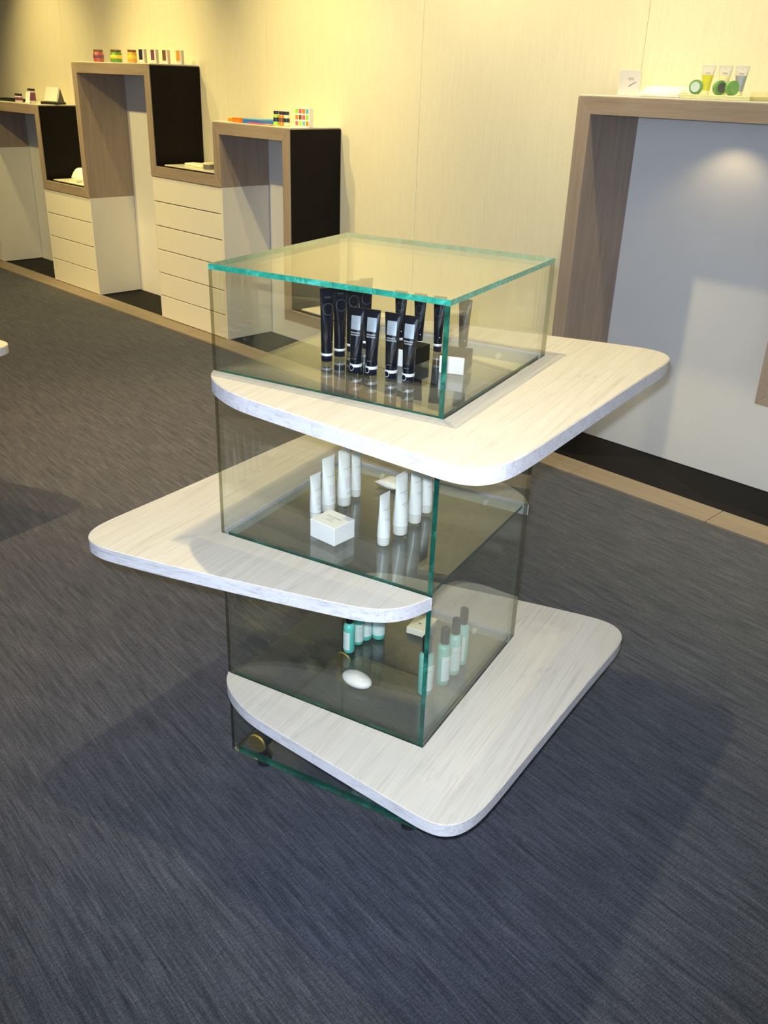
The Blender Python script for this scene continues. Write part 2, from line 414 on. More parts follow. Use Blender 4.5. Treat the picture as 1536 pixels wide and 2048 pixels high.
for i, (k, z) in enumerate(LEV):
    xl = VX[i-1]-T if i > 0 else XE0
    xr = VX[i] if i < len(VX) else XE1
    z0, z1 = zspan(i)
    if k == 'n':   # mitred towards the uprights below
        l0 = xl+T if i > 0 else xl; r0 = xr-T if i < len(VX) else xr
        rp(seg_prism('shelf_board', [(xl, z1), (l0, z0), (r0, z0), (xr, z1)], 'oak_h', ribbon))
    else:
        l1 = xl+T if i > 0 else xl; r1 = xr-T if i < len(VX) else xr
        rp(seg_prism('shelf_board', [(xl, z0), (l1, z1), (r1, z1), (xr, z0)], 'oak_h', ribbon))
        a = l1; c = r1
        rp(box('floor_lining', a+0.004, c-0.004, YR0+0.012, YR1-0.001, z1, z1+0.004, 'lining', ribbon))
        rp(box('glass_mat', a+0.045, c-0.02, YR0+0.035, YR1-0.01, z1+0.0045, z1+0.011, 'frost', ribbon, 0.001))
for i, xr in enumerate(VX):
    xl = xr-T
    ka, kb = LEV[i], LEV[i+1]
    hi = ka if ka[0] == 'n' else kb; lo = kb if ka[0] == 'n' else ka
    zt = hi[1]; zb = lo[1]
    if ka[0] == 'n':   # arch is on the left, trough on the right
        pts = [(xl, zt-T), (xr, zt), (xr, zb+T), (xl, zb)]
        rp(seg_prism('upright_board', pts, 'oak_v', ribbon))
        rp(box('side_lining', xr, xr+0.004, YR0+0.006, YR1-0.001, zb+T, zt-0.004, 'lining', ribbon))
    else:
        pts = [(xl, zt), (xr, zt-T), (xr, zb), (xl, zb+T)]
        rp(seg_prism('upright_board', pts, 'oak_v', ribbon))
        rp(box('side_lining', xl-0.004, xl, YR0+0.006, YR1-0.001, zb+T, zt-0.004, 'lining', ribbon))
# glass plates lying on the arch tops
ARCH = [i for i, (k, z) in enumerate(LEV) if k == 'n']
for i in ARCH:
    z = LEV[i][1]; a = VX[i-1]-T; c = VX[i]
    pl = rp(box('top_plate', a+0.006, c-0.002, YR0+0.01, YR1-0.004, z+0.0005, z+0.006, 'frost', ribbon, 0.001))
# pale panels under the ribbon
for i, (k, z) in enumerate(LEV):
    a = (VX[i-1] if k == 'n' else VX[i-1]-T) if i > 0 else XE0
    c = (VX[i]-T if k == 'n' else VX[i]) if i < len(VX) else XE1
    zt = z-T if k == 'n' else z
    box('lower_panel', a+0.0008, c-0.0008, YB-0.008, YB-0.0005, 0.006, zt-0.001, 'laminate', wb)

# ------------------------------------------------------------------ drawer cabinets
def cabinet(x0, x1, top, n, label):
    r = tag(empty('drawer_cabinet', ((x0+x1)/2, 2.3, 0.004)), label, 'cabinet', None)
    hw = (x1-x0)/2; y0 = 2.137-2.3; y1 = 2.470-2.3; h = top-0.004-0.001
    box('carcass', -hw+0.001, hw-0.001, y0+0.006, y1, 0.006, h, 'drawer', r, 0.001)
    box('plinth_gap', -hw+0.01, hw-0.01, y0+0.012, y1, 0.0, 0.006, 'gap', r)
    box('side_panel', hw-0.018, hw, y0-0.012, y0+0.006, 0.006, h, 'drawer', r, 0.001)
    box('side_panel', -hw, -hw+0.004, y0-0.012, y0+0.006, 0.006, h, 'drawer', r, 0.001)
    box('gap_backing', -hw+0.006, hw-0.02, y0+0.003, y0+0.0065, 0.008, h-0.002, 'gap', r)
    dh = (h-0.006)/n
    for k in range(n):
        box('drawer', -hw+0.006, hw-0.020, y0-0.012, y0+0.004, 0.006+k*dh+0.003, 0.006+(k+1)*dh-0.003, 'drawer', r, 0.0012)
    return r
cabinet(-7.5, VX[0], 0.907, 6, 'white drawer cabinet at the far left edge, mostly out of view')
cabinet(VX[1]-T, VX[2], 0.685, 4, 'low white four-drawer cabinet under the far trough of the oak shelf')
cabinet(VX[3]-T, VX[4], 0.907, 6, 'tall white six-drawer cabinet under the oak shelf, behind the glass display')

# ------------------------------------------------------------------ glass display stand
BW, BD = 0.5, 0.494           # outer size of the glass column
CX, CY, ANG = -0.3086, 0.1683, math.radians(15.972)
PT = 0.010                    # pane thickness
OUT = [(-.481, -.138), (-.460, -.160), (-.425, -.178), (-.38, -.190), (-.33, -.196), (-.27, -.192), (-.1, -.173), (.07, -.154),
       (.125, -.148), (.165, -.138), (.190, -.112), (.198, -.07), (.192, -.01), (.16, .15), (.10, .45), (.075, .585),
       (.065, .635), (.050, .675), (.020, .700), (-.020, .702), (-.065, .688), (-.2, .632), (-.35, .564), (-.50, .493), (-.56, .462), (-.597, .428), (-.614, .385), (-.617, .338)]
def to_local(p):
    dx, dy = p[0]-CX, p[1]-CY
    return (dx*math.cos(ANG)+dy*math.sin(ANG), -dx*math.sin(ANG)+dy*math.cos(ANG))
def chaikin(p, it=2):
    for _ in range(it):
        q = [p[0]]
        for a, b_ in zip(p, p[1:]):
            q += [(a[0]*.75+b_[0]*.25, a[1]*.75+b_[1]*.25), (a[0]*.25+b_[0]*.75, a[1]*.25+b_[1]*.75)]
        q.append(p[-1]); p = q
    return p
OUTL = chaikin([to_local(p) for p in OUT])
def board_mesh(flip):
    g = 0.0006
    inner = [(-BW/2-g, BD/2+g), (BW/2+g, BD/2+g), (BW/2+g, -BD/2-g), (-BW/2-g, -BD/2-g)]
    o = list(OUTL); o[0] = (-BW/2-g, -BD/2-g-0.0005); o[-1] = (-BW/2-g, BD/2+g+0.0005)
    pts = o + inner[:3]
    pts = o + [(BW/2+g, BD/2+g), (BW/2+g, -BD/2-g)]
    if flip: pts = [(-x_, -y_) for x_, y_ in pts]
    th = 0.030
    bm = bmesh.new()
    lo = [bm.verts.new((x_, y_, -th)) for x_, y_ in pts]; hi = [bm.verts.new((x_, y_, 0)) for x_, y_ in pts]
    n = len(pts)
    ft = bm.faces.new(hi); fb = bm.faces.new(lo[::-1])
    side = []
    for i in range(n):
        side.append(bm.faces.new((lo[i], lo[(i+1) % n], hi[(i+1) % n], hi[i])))
    for f in side: f.material_index = 1
    bmesh.ops.recalc_face_normals(bm, faces=bm.faces)
    ed = [e for e in ft.edges] + [e for e in fb.edges]
    bmesh.ops.bevel(bm, geom=ed, offset=0.0016, segments=2, affect='EDGES')
    bmesh.ops.triangulate(bm, faces=[f for f in bm.faces if len(f.verts) > 4])
    return bm
def build_stand():
    r = empty('glass_display_stand', (CX, CY, 0), ANG)
    hx, hy = BW/2, BD/2
    Z0, ZT = 0.045, 1.185
    # right pane runs through to the front plane, so its cut edge shows at the corner
    pane('glass_pane', hx-PT, hx, -hy, hy, Z0, ZT-PT-0.0003, r, green=('-y', '-z'), joint=('+y',))
    pane('glass_pane', -hx, -hx+PT, -hy+PT+0.0004, hy, Z0, ZT-PT-0.0003, r, green=(), joint=('+y', '-z'))
    pane('glass_pane', -hx, hx-PT-0.0004, -hy, -hy+PT, Z0, ZT-PT-0.0003, r, green=('-z',), joint=('-x',))
    pane('glass_pane', -hx+PT+0.0004, hx-PT-0.0004, hy-PT, hy, Z0, ZT-PT-0.0003, r, green=(), joint=('-z',))
    pane('glass_top', -hx, hx, -hy, hy, ZT-PT, ZT, r, edge='lit_lid_edge')
    for z in SHELF:
        pane('glass_shelf', -hx+PT+0.0006, hx-PT-0.0006, -hy+PT+0.0006, hy-PT-0.0006, z-0.008, z, r, 'shelf_glass', ('-y', '+x'))
    pane('base_plate', -hx+PT+0.0006, hx-PT-0.0006, -hy+PT+0.0006, hy-PT-0.0006, Z0, Z0+PT, r, green=('-y',))
    for z, fl in ((0.982, False), (0.628, True), (0.271, False)):
        mk('wooden_shelf', board_mesh(fl), ['board', 'board_edge'], r, (0, 0, z))
    # little steel studs that carry the shelves
    for z in SHELF:
        for sx in (-0.13, 0.15):
            bm = bmesh.new(); bmesh.ops.create_cone(bm, cap_ends=True, segments=14, radius1=0.006, radius2=0.005, depth=0.010)
            bmesh.ops.rotate(bm, cent=(0, 0, 0), matrix=Matrix.Rotation(PI/2, 3, 'X'), verts=bm.verts)
            mk('shelf_stud', bm, 'chrome', r, (sx, hy-PT-0.006, z-0.0145))
    for sx, sy in ((-0.187, -hy+PT+0.004), (0.208, -hy+PT+0.004), (-0.195, 0.165), (0.2, 0.165)):
        f = lathe('foot', [(0.0, 0.015), (0.002, 0.017), (0.030, 0.017), (0.0325, 0.015), (0.0325, 0.012), (0.0445, 0.012)], 'rubber', r, (sx, max(sy+0.014, -0.204), 0.0))
        for nm_, r_, y0_, y1_, mt in (('barrel', 0.0215, 0.0042, 0.034, 'rubber'), ('brass_disc', 0.0235, -0.002, 0.004, 'brass')):
            bm = bmesh.new(); bmesh.ops.create_cone(bm, cap_ends=True, segments=36, radius1=r_, radius2=r_, depth=y1_-y0_)
            bmesh.ops.bevel(bm, geom=[e for e in bm.edges if abs(e.verts[0].co.z-e.verts[1].co.z) < 1e-5], offset=0.001, segments=2, affect='EDGES')
            bmesh.ops.rotate(bm, cent=(0, 0, 0), matrix=Matrix.Rotation(PI/2, 3, 'X'), verts=bm.verts)
            o = mk(nm_, bm, mt, r, (sx, sy+(y0_+y1_)/2, Z0+PT+0.0242)); autosmooth(o)
    return r
SHELF = (0.981, 0.627, 0.270)
stand = tag(build_stand(), 'tall square glass display column with three offset pale wooden shelves on the carpet', 'display stand')
def copy_tree(o, parent=None):
    c = o.copy(); COL.objects.link(c); c.parent = parent
    for ch in list(o.children): copy_tree(ch, c)
    return c
st2 = copy_tree(stand); st2.location = (-2.491, -0.376, 0); st2.rotation_euler = (0, 0, ANG+PI)
st2['label'] = 'second glass stand, only a pale wooden shelf corner showing at the left edge'

# positions in the stand's plan: (u along the front pane from its left corner, v into the depth)
def sp(u, v, z):
    lx, ly = u-BW/2, v-BD/2
    return (CX+lx*math.cos(ANG)-ly*math.sin(ANG), CY+lx*math.sin(ANG)+ly*math.cos(ANG), z+0.0004)

# ------------------------------------------------------------------ squeeze tubes
class Shape:
    """half width a(z) and half depth b(z) of a squeeze tube standing on its cap"""
    def __init__(s, h, r, crimp, zc, taper=1.0):
        s.h, s.r, s.cr, s.zc, s.tp = h, r, crimp, zc, taper
    def ab(s, z):
        t = max(0.0, min(1.0, (z-s.zc)/(s.h-0.006-s.zc)))
        a = s.r + (s.cr-s.r)*t**1.3
        b_ = s.r*(1-t**1.7) + 0.0012*t**1.7
        return a, b_
    def pt(s, u, z, off=0.0003):
        a, b_ = s.ab(z); a += off; b_ += off
        ph = u/max(a, b_)
        return (a*math.sin(ph), -b_*math.cos(ph), z)
def tube_body(sh, mat, parent, slant=0.0):
    secs = []
    N = 16
    for i in range(N+1):
        z = sh.zc + (sh.h-0.006-sh.zc)*i/N; a, b_ = sh.ab(z); secs.append((z, a, b_))
    a, b_ = sh.ab(sh.h)
    secs += [(sh.h-0.0055, a+0.0002, 0.0011), (sh.h, a+0.0002, 0.0010)]
    bm = loft(secs, n=32)
    o = mk('tube_body', bm, mat, parent); autosmooth(o, 50); return o
def text_part(parent, items, mat, sh, name='lettering'):
    for s, h, zc in items:
        bm = bmesh.new()
        add_text(bm, s, h, lambda x_, y_, zc=zc: sh.pt(x_, zc+y_))
        me = bpy.data.meshes.new(name); bm.to_mesh(me); bm.free()
        link(name, me, mat, parent)
def black_tube(loc, rz, h, r, crimp, label, group, head='K I W I', ring=True):
    t = tag(empty('black_tube', loc, rz), label, 'tube', group)
    sh = Shape(h, r, crimp, 0.017)
    body = tube_body(sh, 'black_tube', t)
    lathe('cap', [(0, r*0.93), (0.001, r*0.97), (0.0118, r*0.97)], 'black_cap', t)
    lathe('chrome_band', [(0.012, r*1.02), (0.0125, r*1.05), (0.0165, r*1.05), (0.017, r*1.02)], 'chrome', t)
    text_part(body, [(head, 0.0028, h*0.87), ('- - - - -', 0.0015, h*0.845), ('. . . . .', 0.0012, h*0.52)], 'print_grey', sh)
    bm = bmesh.new(); zc = h*0.72; rr = r*0.98
    add_ring(bm, rr-0.0004, rr, lambda x_, y_: sh.pt(x_, zc+y_))
    mk('ring_emblem', bm, 'print_grey', body)
    bm = bmesh.new(); add_ring(bm, 0.0, 0.0012, lambda x_, y_: sh.pt(x_+r*0.7, h*0.27+y_), 10)
    mk('small_mark', bm, 'print_white', body)
    return t
GB = 'tall black tubes standing in a column at the left of the top shelf'
for i, (u, v, lab) in enumerate(((.144, .185, 'nearest tall black tube at the left end of the top glass shelf'),
                                 (.146, .231, 'second tall black tube from the front left of the top glass shelf'),
                                 (.148, .278, 'third tall black tube in the left column, half behind the labelled tubes'),
                                 (.156, .316, 'farthest tall black tube in the left column of the top glass shelf'))):
    black_tube(sp(u, v, SHELF[0]), ANG+PI/2-0.60, 0.147, 0.0118, 0.0158, lab, GB)
GB = 'small black tubes in the back row of the top shelf'
for u, v, lab in ((.206, .381, 'leftmost small black tube of the back row on the top shelf'),
                  (.252, .382, 'small black tube, second in the back row, behind the labelled front tubes'),
                  (.297, .384, 'small black tube standing alone left of the green glass corner'),
                  (.352, .392, 'small black tube seen through the right-hand pane of the top case')):
    black_tube(sp(u, v, SHELF[0]), ANG+0.12, 0.117, 0.0090, 0.0145, lab, GB)
GB = 'black tubes with silver labels in the front row'
def label_tube(loc, rz, lines, lab):
    t = tag(empty('labelled_tube', loc, rz), lab, 'tube', GB)
    h, r = 0.127, 0.0115
    sh = Shape(h, r, 0.0166, 0.018)
    body = tube_body(sh, 'black_tube', t)
    lathe('cap', [(0, r*0.93), (0.001, r*0.97), (0.0118, r*0.97)], 'black_cap', t)
    lathe('chrome_band', [(0.012, r*1.02), (0.0125, r*1.06), (0.0175, r*1.06), (0.018, r*1.02)], 'chrome', t)
    bm = bmesh.new(); zc = h*0.775
    add_disc_patch(bm, 0.0215, 0.0265, lambda x_, y_: sh.pt(x_, zc+y_, 0.0002))
    lb = mk('silver_label', bm, 'silver_label', body, smooth=True)
    bm = bmesh.new(); add_text(bm, 'amenities', 0.0022, lambda x_, y_: sh.pt(x_, zc+y_, 0.0004))
    mk('label_lettering', bm, 'print_faint', body)
    text_part(body, [(lines[0], 0.0026, h*0.615), (lines[1], 0.0026, h*0.58), ('50 ml  1.7 fl', 0.0014, h*0.22)], 'print_white', sh)
    bm = bmesh.new(); shc = Shape(2.0, r*1.08, r*1.08, 1.0)
    add_ring(bm, 0.0053, 0.0060, lambda x_, y_: shc.pt(x_-0.0045, 0.0105+y_, 0.0009))
    mk('ring_emblem', bm, 'print_white', t)
    bm = bmesh.new(); add_ring(bm, 0.0, 0.0053, lambda x_, y_: shc.pt(x_-0.0045, 0.0105+y_, 0.0007))
    mk('emblem_field', bm, 'black_cap', t)
    return t
for u, v, lines, lab in ((.233, .152, ('HYDRATING', 'BODY BALM'), 'leftmost black tube with a silver label, printed balm, in the front row'),
                         (.266, .156, ('CLEANSING', 'BODYWASH'), 'second black tube with a silver label, printed bodywash, in the front row'),
                         (.310, .156, ('VITALISING', 'CONDITIONER'), 'third black tube with a silver label, printed conditioner, in the front row'),
                         (.348, .155, ('REFRESHING', 'SHAMPOO'), 'rightmost black tube with a silver label, printed shampoo, in the front row')):
    label_tube(sp(u, v, SHELF[0]), ANG+0.08, lines, lab)

# soap boxes: white tray in a black sleeve
def sleeve_box(u, v, rz, lab, w_=0.050, d=0.078, h=0.034):
    t = tag(empty('soap_box', sp(u, v, SHELF[0]), ANG+rz), lab, 'box', 'black and white soap boxes on the top shelf')
    box('inner_tray', -w_, 0, 0, 0.02, 0, h, 'carton', t, 0.0008)
    box('sleeve', -w_-0.0008, 0.0008, 0.004, d, 0.0002, h+0.0008, 'sleeve', t, 0.0008)
sleeve_box(.306, .232, -0.12, 'soap box in a black sleeve standing behind the labelled tubes')
sleeve_box(.419, .254, 0.22, 'white ended soap box in the right corner of the top case')

# white tubes of the middle shelf
def white_tube(u, v, h, r, crimp, kind, lab, grp):
    t = tag(empty('white_tube', sp(u, v, SHELF[1]), ANG+PI/2-0.12), lab, 'tube', grp)
    zc = 0.019*h/0.12
    sh = Shape(h, r, crimp, zc)
    body = tube_body(sh, 'white_tube', t)
    lathe('cap', [(0, r*0.86), (0.0008, r*0.93), (0.003, r*0.98), (zc-0.0006, r*1.0)], 'white_cap', t)
    k = r/0.016
    if kind == 'rose':
        text_part(body, [('CINQ MONDES', 0.0026*k, h*0.66), ('PARIS', 0.0016*k, h*0.63)], 'print_grey', sh)
        bm = bmesh.new()
        for j in range(6):
            add_text(bm, 'SPA RITUEL', 0.0030*k, lambda x_, y_, j=j: sh.pt(x_, h*0.49-j*0.0042*k+y_))
        me = bpy.data.meshes.new('pattern_block'); bm.to_mesh(me); bm.free(); link('pattern_block', me, 'print_rose', body)
        text_part(body, [('GEL DOUCHE', 0.0018*k, h*0.25), ('SHOWER GEL', 0.0018*k, h*0.225)], 'print_grey', sh, 'small_print')
    else:
        text_part(body, [('CINQ MONDES', 0.0030*k, h*0.70), ('PARIS', 0.0018*k, h*0.67)], 'print_grey', sh)
        text_part(body, [('SHAMPOOING', 0.0024*k, h*0.52), ('SHAMPOO', 0.0018*k, h*0.49), ('50 ML', 0.0018*k, h*0.26)], 'print_grey', sh, 'small_print')
G1 = 'white tubes with rose print in the left column of the middle shelf'
white_tube(.128, .167, .105, .0128, .0175, 'rose', 'shortest white tube, at the front of the left column on the middle shelf', G1)
white_tube(.133, .211, .131, .0160, .0215, 'rose', 'second white tube with rose print, behind the white carton', G1)
white_tube(.143, .261, .136, .0165, .0215, 'rose', 'largest white tube with rose print, third in the left column', G1)
white_tube(.141, .316, .112, .0125, .0175, 'rose', 'slim white tube at the far end of the left column', G1)
G2 = 'plain white tubes in the right column of the middle shelf'
white_tube(.315, .140, .116, .0138, .0175, 'plain', 'front white tube of the right column on the middle shelf', G2)
white_tube(.320, .203, .140, .0165, .0215, 'plain', 'large white tube behind the front one in the right column', G2)
white_tube(.320, .270, .140, .0155, .0215, 'plain', 'white tube third in the right column, its top hidden by the upper shelf', G2)
white_tube(.318, .329, .124, .0135, .0175, 'plain', 'farthest white tube of the right column, beside the green glass corner', G2)
# white carton
t = tag(empty('white_carton', sp(.208, .110, SHELF[1]), ANG-0.20), 'small square white carton in front of the left white tubes', 'box')
box('carton_body', -.035, .035, -.031, .031, 0, .039, 'carton', t, 0.0008)
box('carton_lid', -.0354, .0354, -.0314, .0314, .036, .0415, 'carton', t, 0.001)
bm = bmesh.new()
add_text(bm, 'CINQ MONDES', 0.0042, lambda x_, y_: (x_, y_+0.004, 0.0417))
add_text(bm, 'SAVON', 0.003, lambda x_, y_: (x_, y_-0.004, 0.0417))
add_text(bm, 'SOAP 20 g', 0.003, lambda x_, y_: (x_, y_-0.011, 0.0417))
mk('lettering', bm, 'print_grey', t)
# satin pouch: pillow shape pinched flat along two seams
bm = bmesh.new(); N1, N2 = 14, 12
for sgn in (1, -1):
    g = []
    for j in range(N2+1):
        row = []
        for i in range(N1+1):
            x_, y_ = -1+2*i/N1, -1+2*j/N2
            hz = (1-abs(x_)**2.2)*(1-abs(y_)**4)**0.7
            hz *= 0.011
            row.append(bm.verts.new((x_*0.034+0.004*y_*y_*x_, y_*0.026*(1-0.1*abs(x_)), 0.010 + (hz if sgn > 0 else -min(hz, 0.0098)))))
        g.append(row)
    for j in range(N2):
        for i in range(N1): bm.faces.new((g[j][i], g[j][i+1], g[j+1][i+1], g[j+1][i]))
bmesh.ops.remove_doubles(bm, verts=bm.verts, dist=1e-5)
t = mk('satin_pouch', bm, 'pouch', None, sp(.186, .408, SHELF[1]), ANG-0.15, smooth=True)
tag(t, 'small ivory pillow pouch lying at the back of the middle shelf', 'pouch')

# bottles of the lowest shelf
def bottle(u, v, h, r, mat, rz, lab, grp, lw=1.2, rt=1.0):
    t = tag(empty('toiletry_bottle', sp(u, v, SHELF[2]), ANG+rz), lab, 'bottle', grp)
    hs = h*0.72
    lathe('bottle_body', [(0, r*0.82), (0.0015, r*0.93), (0.005, r), (hs-0.012, r), (hs-0.006, r*0.95), (hs-0.002, r*0.78), (hs, r*0.60), (hs+0.004, r*0.58)], mat, t)
    lathe('cap', [(hs+0.002, r*0.60), (hs+0.003, r*0.64), (h-0.002, r*0.62), (h, r*0.54)], 'sleeve', t)
    sh = Shape(h*3, r, r, h*2)
    bm = bmesh.new()
    add_disc_patch(bm, r*2*lw, hs*0.62, lambda x_, y_: sh.pt(x_, hs*0.44+y_, 0.0003), 14, 2)
    lb = mk('label', bm, 'bottle_label', t, smooth=True)
    bm = bmesh.new()
    add_text(bm, 'pure', 0.0042, lambda x_, y_: sh.pt(x_, hs*0.60+y_, 0.0005))
    for j in range(3):
        add_text(bm, 'herbs & tea', 0.0018, lambda x_, y_, j=j: sh.pt(x_, hs*(0.48-0.07*j)+y_, 0.0005))
    mk('lettering', bm, 'print_faint', lb)
    return t
G3 = 'teal bottles in the left column of the lowest shelf'
bottle(.190, .217, .108, .0140, 'teal_bottle', -0.40, 'short bright teal bottle nearest the oval soap', G3, 1.05)
bottle(.190, .258, .108, .0140, 'teal_bottle', PI/2-0.5, 'short teal bottle half hidden behind the nearest one', G3, 1.05)
bottle(.196, .285, .140, .0155, 'teal_bottle', 0.35, 'third teal bottle with a wrapped pale label, its cap hidden', G3, 1.3)
bottle(.220, .306, .140, .0165, 'teal_bottle', 0.35, 'farthest teal bottle with a broad pale label, right end of the left group', G3, 1.35)
G4 = 'sea green bottles in the right column of the lowest shelf'
bottle(.418, .168, .148, .0172, 'sage_bottle', 1.05, 'large green bottle cut in two by the glass corner edge', G4, 0.8)
bottle(.435, .222, .146, .0160, 'sage_bottle', 1.0, 'grey green bottle just right of the glass corner edge', G4, 0.8)
bottle(.439, .270, .146, .0155, 'mint_bottle', 0.75, 'pale mint bottle third in the right column', G4, 0.8)
bottle(.437, .316, .148, .0150, 'mint_bottle', 0.1, 'farthest mint bottle of the right column', G4, 0.8)
# oval soap
bm = bmesh.new(); bmesh.ops.create_uvsphere(bm, u_segments=36, v_segments=20, radius=1.0)
for v_ in bm.verts:
    z_ = v_.co.z; k = 1-0.12*abs(z_)**3
    v_.co = Vector((v_.co.x*0.0385*k, v_.co.y*0.0235*k, max(-0.0145, z_*0.0165)+0.0145))
o = mk('oval_soap', bm, 'soap', None, sp(.275, .112, SHELF[2]), ANG-0.12, smooth=True)
tag(o, 'glossy white oval soap lying on the lowest glass shelf', 'soap')
# cream soap carton
t = tag(empty('cream_carton', sp(.293, .396, SHELF[2]), ANG+0.05), 'flat cream carton at the back of the lowest shelf', 'box')
box('carton_body', -.026, .026, -.036, .036, 0, .0175, 'cream', t, 0.001)
bm = bmesh.new(); add_ring(bm, 0.0, 0.004, lambda x_, y_: (x_-0.003, y_-0.006, 0.0177), 16); mk('printed_mark', bm, 'print_faint', t)

# ------------------------------------------------------------------ goods on the wall shelf
ZN = lambda i: LEV[i][1]+0.0065      # top of an arch plate
ZU = lambda i: LEV[i][1]+T+0.0115    # top of a trough mat
def jar(x_, mat, mat2, lab, r=0.034):
    t = tag(empty('glass_jar', (x_, 2.2, ZN(3))), lab, 'jar', 'small filled jars on the tallest arch of the oak shelf')
    lathe('jar_body', [(0, r*0.85), (0.003, r*0.95), (0.03, r), (0.052, r*0.95), (0.060, r*0.8)], mat, t, n=20)
    lathe('contents_band', [(0.022, r*0.99), (0.024, r*1.015), (0.040, r*1.015), (0.042, r*0.99)], mat2, t, n=20)
    lathe('lid', [(0.0605, r*0.84), (0.0615, r*0.9), (0.071, r*0.9), (0.0725, r*0.84)], 'brown', t, n=20)
jar(-5.067, 'red', 'purple', 'dark red filled jar, leftmost on the tallest arch')
jar(-4.844, 'green', 'yellow', 'green and yellow jar, middle of the three jars', 0.038)
jar(-4.649, 'amber', 'yellow', 'amber jar, rightmost of the three jars', 0.030)
for x_, mat, lab in ((-4.523, 'navy', 'navy striped slim carton beside the amber jar'), (-4.43, 'purple', 'plum striped slim carton, second of the four'),
                     (-4.337, 'brown', 'brown striped slim carton, third of the four'), (-4.222, 'amber', 'amber striped slim carton, rightmost above the black upright')):
    if x_ > -4.33: x_ = -4.36; yy = 2.36
    else: yy = 2.2
    if lab.startswith('brown'): x_ = -4.42; yy = 2.30
    if lab.startswith('plum'): x_ = -4.47; yy = 2.25
    t = tag(empty('slim_carton', (x_, yy, ZN(3)), 0.55), lab, 'carton', 'slim cartons on the tallest arch')
    box('carton_body', -0.018, 0.018, -0.018, 0.018, 0, 0.077, 'cardboard', t, 0.001)
    box('printed_stripe', -0.0185, -0.0178, -0.016, 0.016, 0.02, 0.074, mat, t)
    box('printed_face', -0.0172, 0.006, -0.0186, -0.0180, 0.018, 0.075, mat, t)
# arch 5: colourful flat boxes, three bottles, a gridded card box
def flat_box(x_, y_, z_, w_, d, h, rz, mat, mat2, lab):
    t = tag(empty('flat_box', (x_, y_, z_), rz), lab, 'box', 'bright flat boxes on the arch above the six-drawer cabinet')
    box('box_body', -w_/2, w_/2, -d/2, d/2, 0, h*0.72, mat, t, 0.001)
    box('box_lid', -w_/2-0.0005, w_/2+0.0005, -d/2-0.0005, d/2+0.0005, h*0.72+0.0002, h, mat2, t, 0.001)
z5 = ZN(5)
flat_box(-3.615, 2.26, z5, 0.10, 0.12, 0.020, 0.2, 'orange', 'yellow', 'yellow and orange flat box at the left end')
flat_box(-3.515, 2.20, z5, 0.085, 0.10, 0.024, -0.1, 'orange', 'orange', 'orange flat box beside the blue one')
flat_box(-3.385, 2.21, z5, 0.155, 0.11, 0.026, 0.05, 'blue', 'sky', 'blue flat box in the middle of the row')
flat_box(-3.33, 2.142, z5, 0.11, 0.02, 0.007, 0.0, 'pink', 'pink', 'thin pink strip box at the front edge')
flat_box(-3.21, 2.140, z5, 0.07, 0.018, 0.006, 0.0, 'orange', 'pale', 'thin pale orange strip box at the front edge')
for x_, mat, lab in ((-3.235, 'lime', 'lime green vial with a navy cap'), (-3.188, 'orange', 'orange vial with a navy cap'), (-3.146, 'pale', 'clear pale vial with a navy cap')):
    t = tag(empty('small_bottle', (x_, 2.21, z5)), lab, 'bottle', 'three capped vials on the arch')
    lathe('bottle_body', [(0, 0.014), (0.002, 0.016), (0.05, 0.016), (0.055, 0.012)], mat, t, n=18)
    lathe('cap', [(0.0555, 0.0125), (0.056, 0.0145), (0.070, 0.0145), (0.071, 0.013)], 'navy', t, n=18)
    lathe('label_band', [(0.018, 0.0158), (0.0185, 0.0163), (0.038, 0.0163), (0.0385, 0.0158)], 'navy' if mat != 'orange' else 'brown', t, n=18)
t = tag(empty('gridded_box', (-3.062, 2.26, z5), 0.32), 'white box printed with a grid of coloured squares', 'box')
box('box_body', -0.045, 0.045, -0.02, 0.02, 0, 0.092, 'carton', t, 0.001)
cols = ['lime', 'pink', 'orange', 'sky', 'orange', 'brown', 'pink', 'lime', 'pink', 'lime', 'sky', 'orange']
for k in range(12):
    i, j = k % 4, k//4
    box('colour_square', -0.042+i*0.0215, -0.042+i*0.0215+0.0175, -0.0210, -0.0201, 0.066-j*0.030, 0.066-j*0.030+0.022, cols[k], t)
# far arch 1: black tray, mini bottles, standing card
z1_ = ZN(1)
t = tag(empty('black_tray', (-6.50, 2.22, z1_)), 'flat black tray at the far left shelf end', 'tray')
bm = box_bm(-0.15, 0.15, -0.05, 0.05, 0, 0.008, 0.002); box_bm(-0.15, -0.14, -0.05, 0.05, 0.008, 0.02, 0.001, bm); box_bm(0.14, 0.15, -0.05, 0.05, 0.008, 0.02, 0.001, bm)
box_bm(-0.14, 0.14, 0.04, 0.05, 0.008, 0.02, 0.001, bm); box_bm(-0.14, 0.14, -0.05, -0.04, 0.008, 0.02, 0.001, bm)
mk('tray_body', bm, 'black_mat', t)
for k in range(6):
    tall = k >= 3
    x_ = -6.34+0.034*(k % 3)+(0.05 if tall else 0); y_ = 2.27 if tall else 2.19
    h = 0.095 if tall else 0.058
    nm = ('front left', 'front middle', 'front right', 'rear left', 'rear middle', 'rear right')[k]
    t = tag(empty('mini_bottle', (x_, y_, z1_)), '%s plum miniature bottle beside the black tray' % nm, 'bottle', 'plum miniatures on the far arch')
    lathe('bottle_body', [(0, 0.012), (0.002, 0.0135), (h-0.02, 0.0135), (h-0.015, 0.009)], 'cardboard', t, n=14)
    lathe('plum_band', [(0.012, 0.0134), (0.0125, 0.0139), (h-0.026, 0.0139), (h-0.0255, 0.0134)], 'purple', t, n=14)
    lathe('cap', [(h-0.0148, 0.0115), (h-0.014, 0.0125), (h, 0.0125)], 'dkcap', t, n=14)
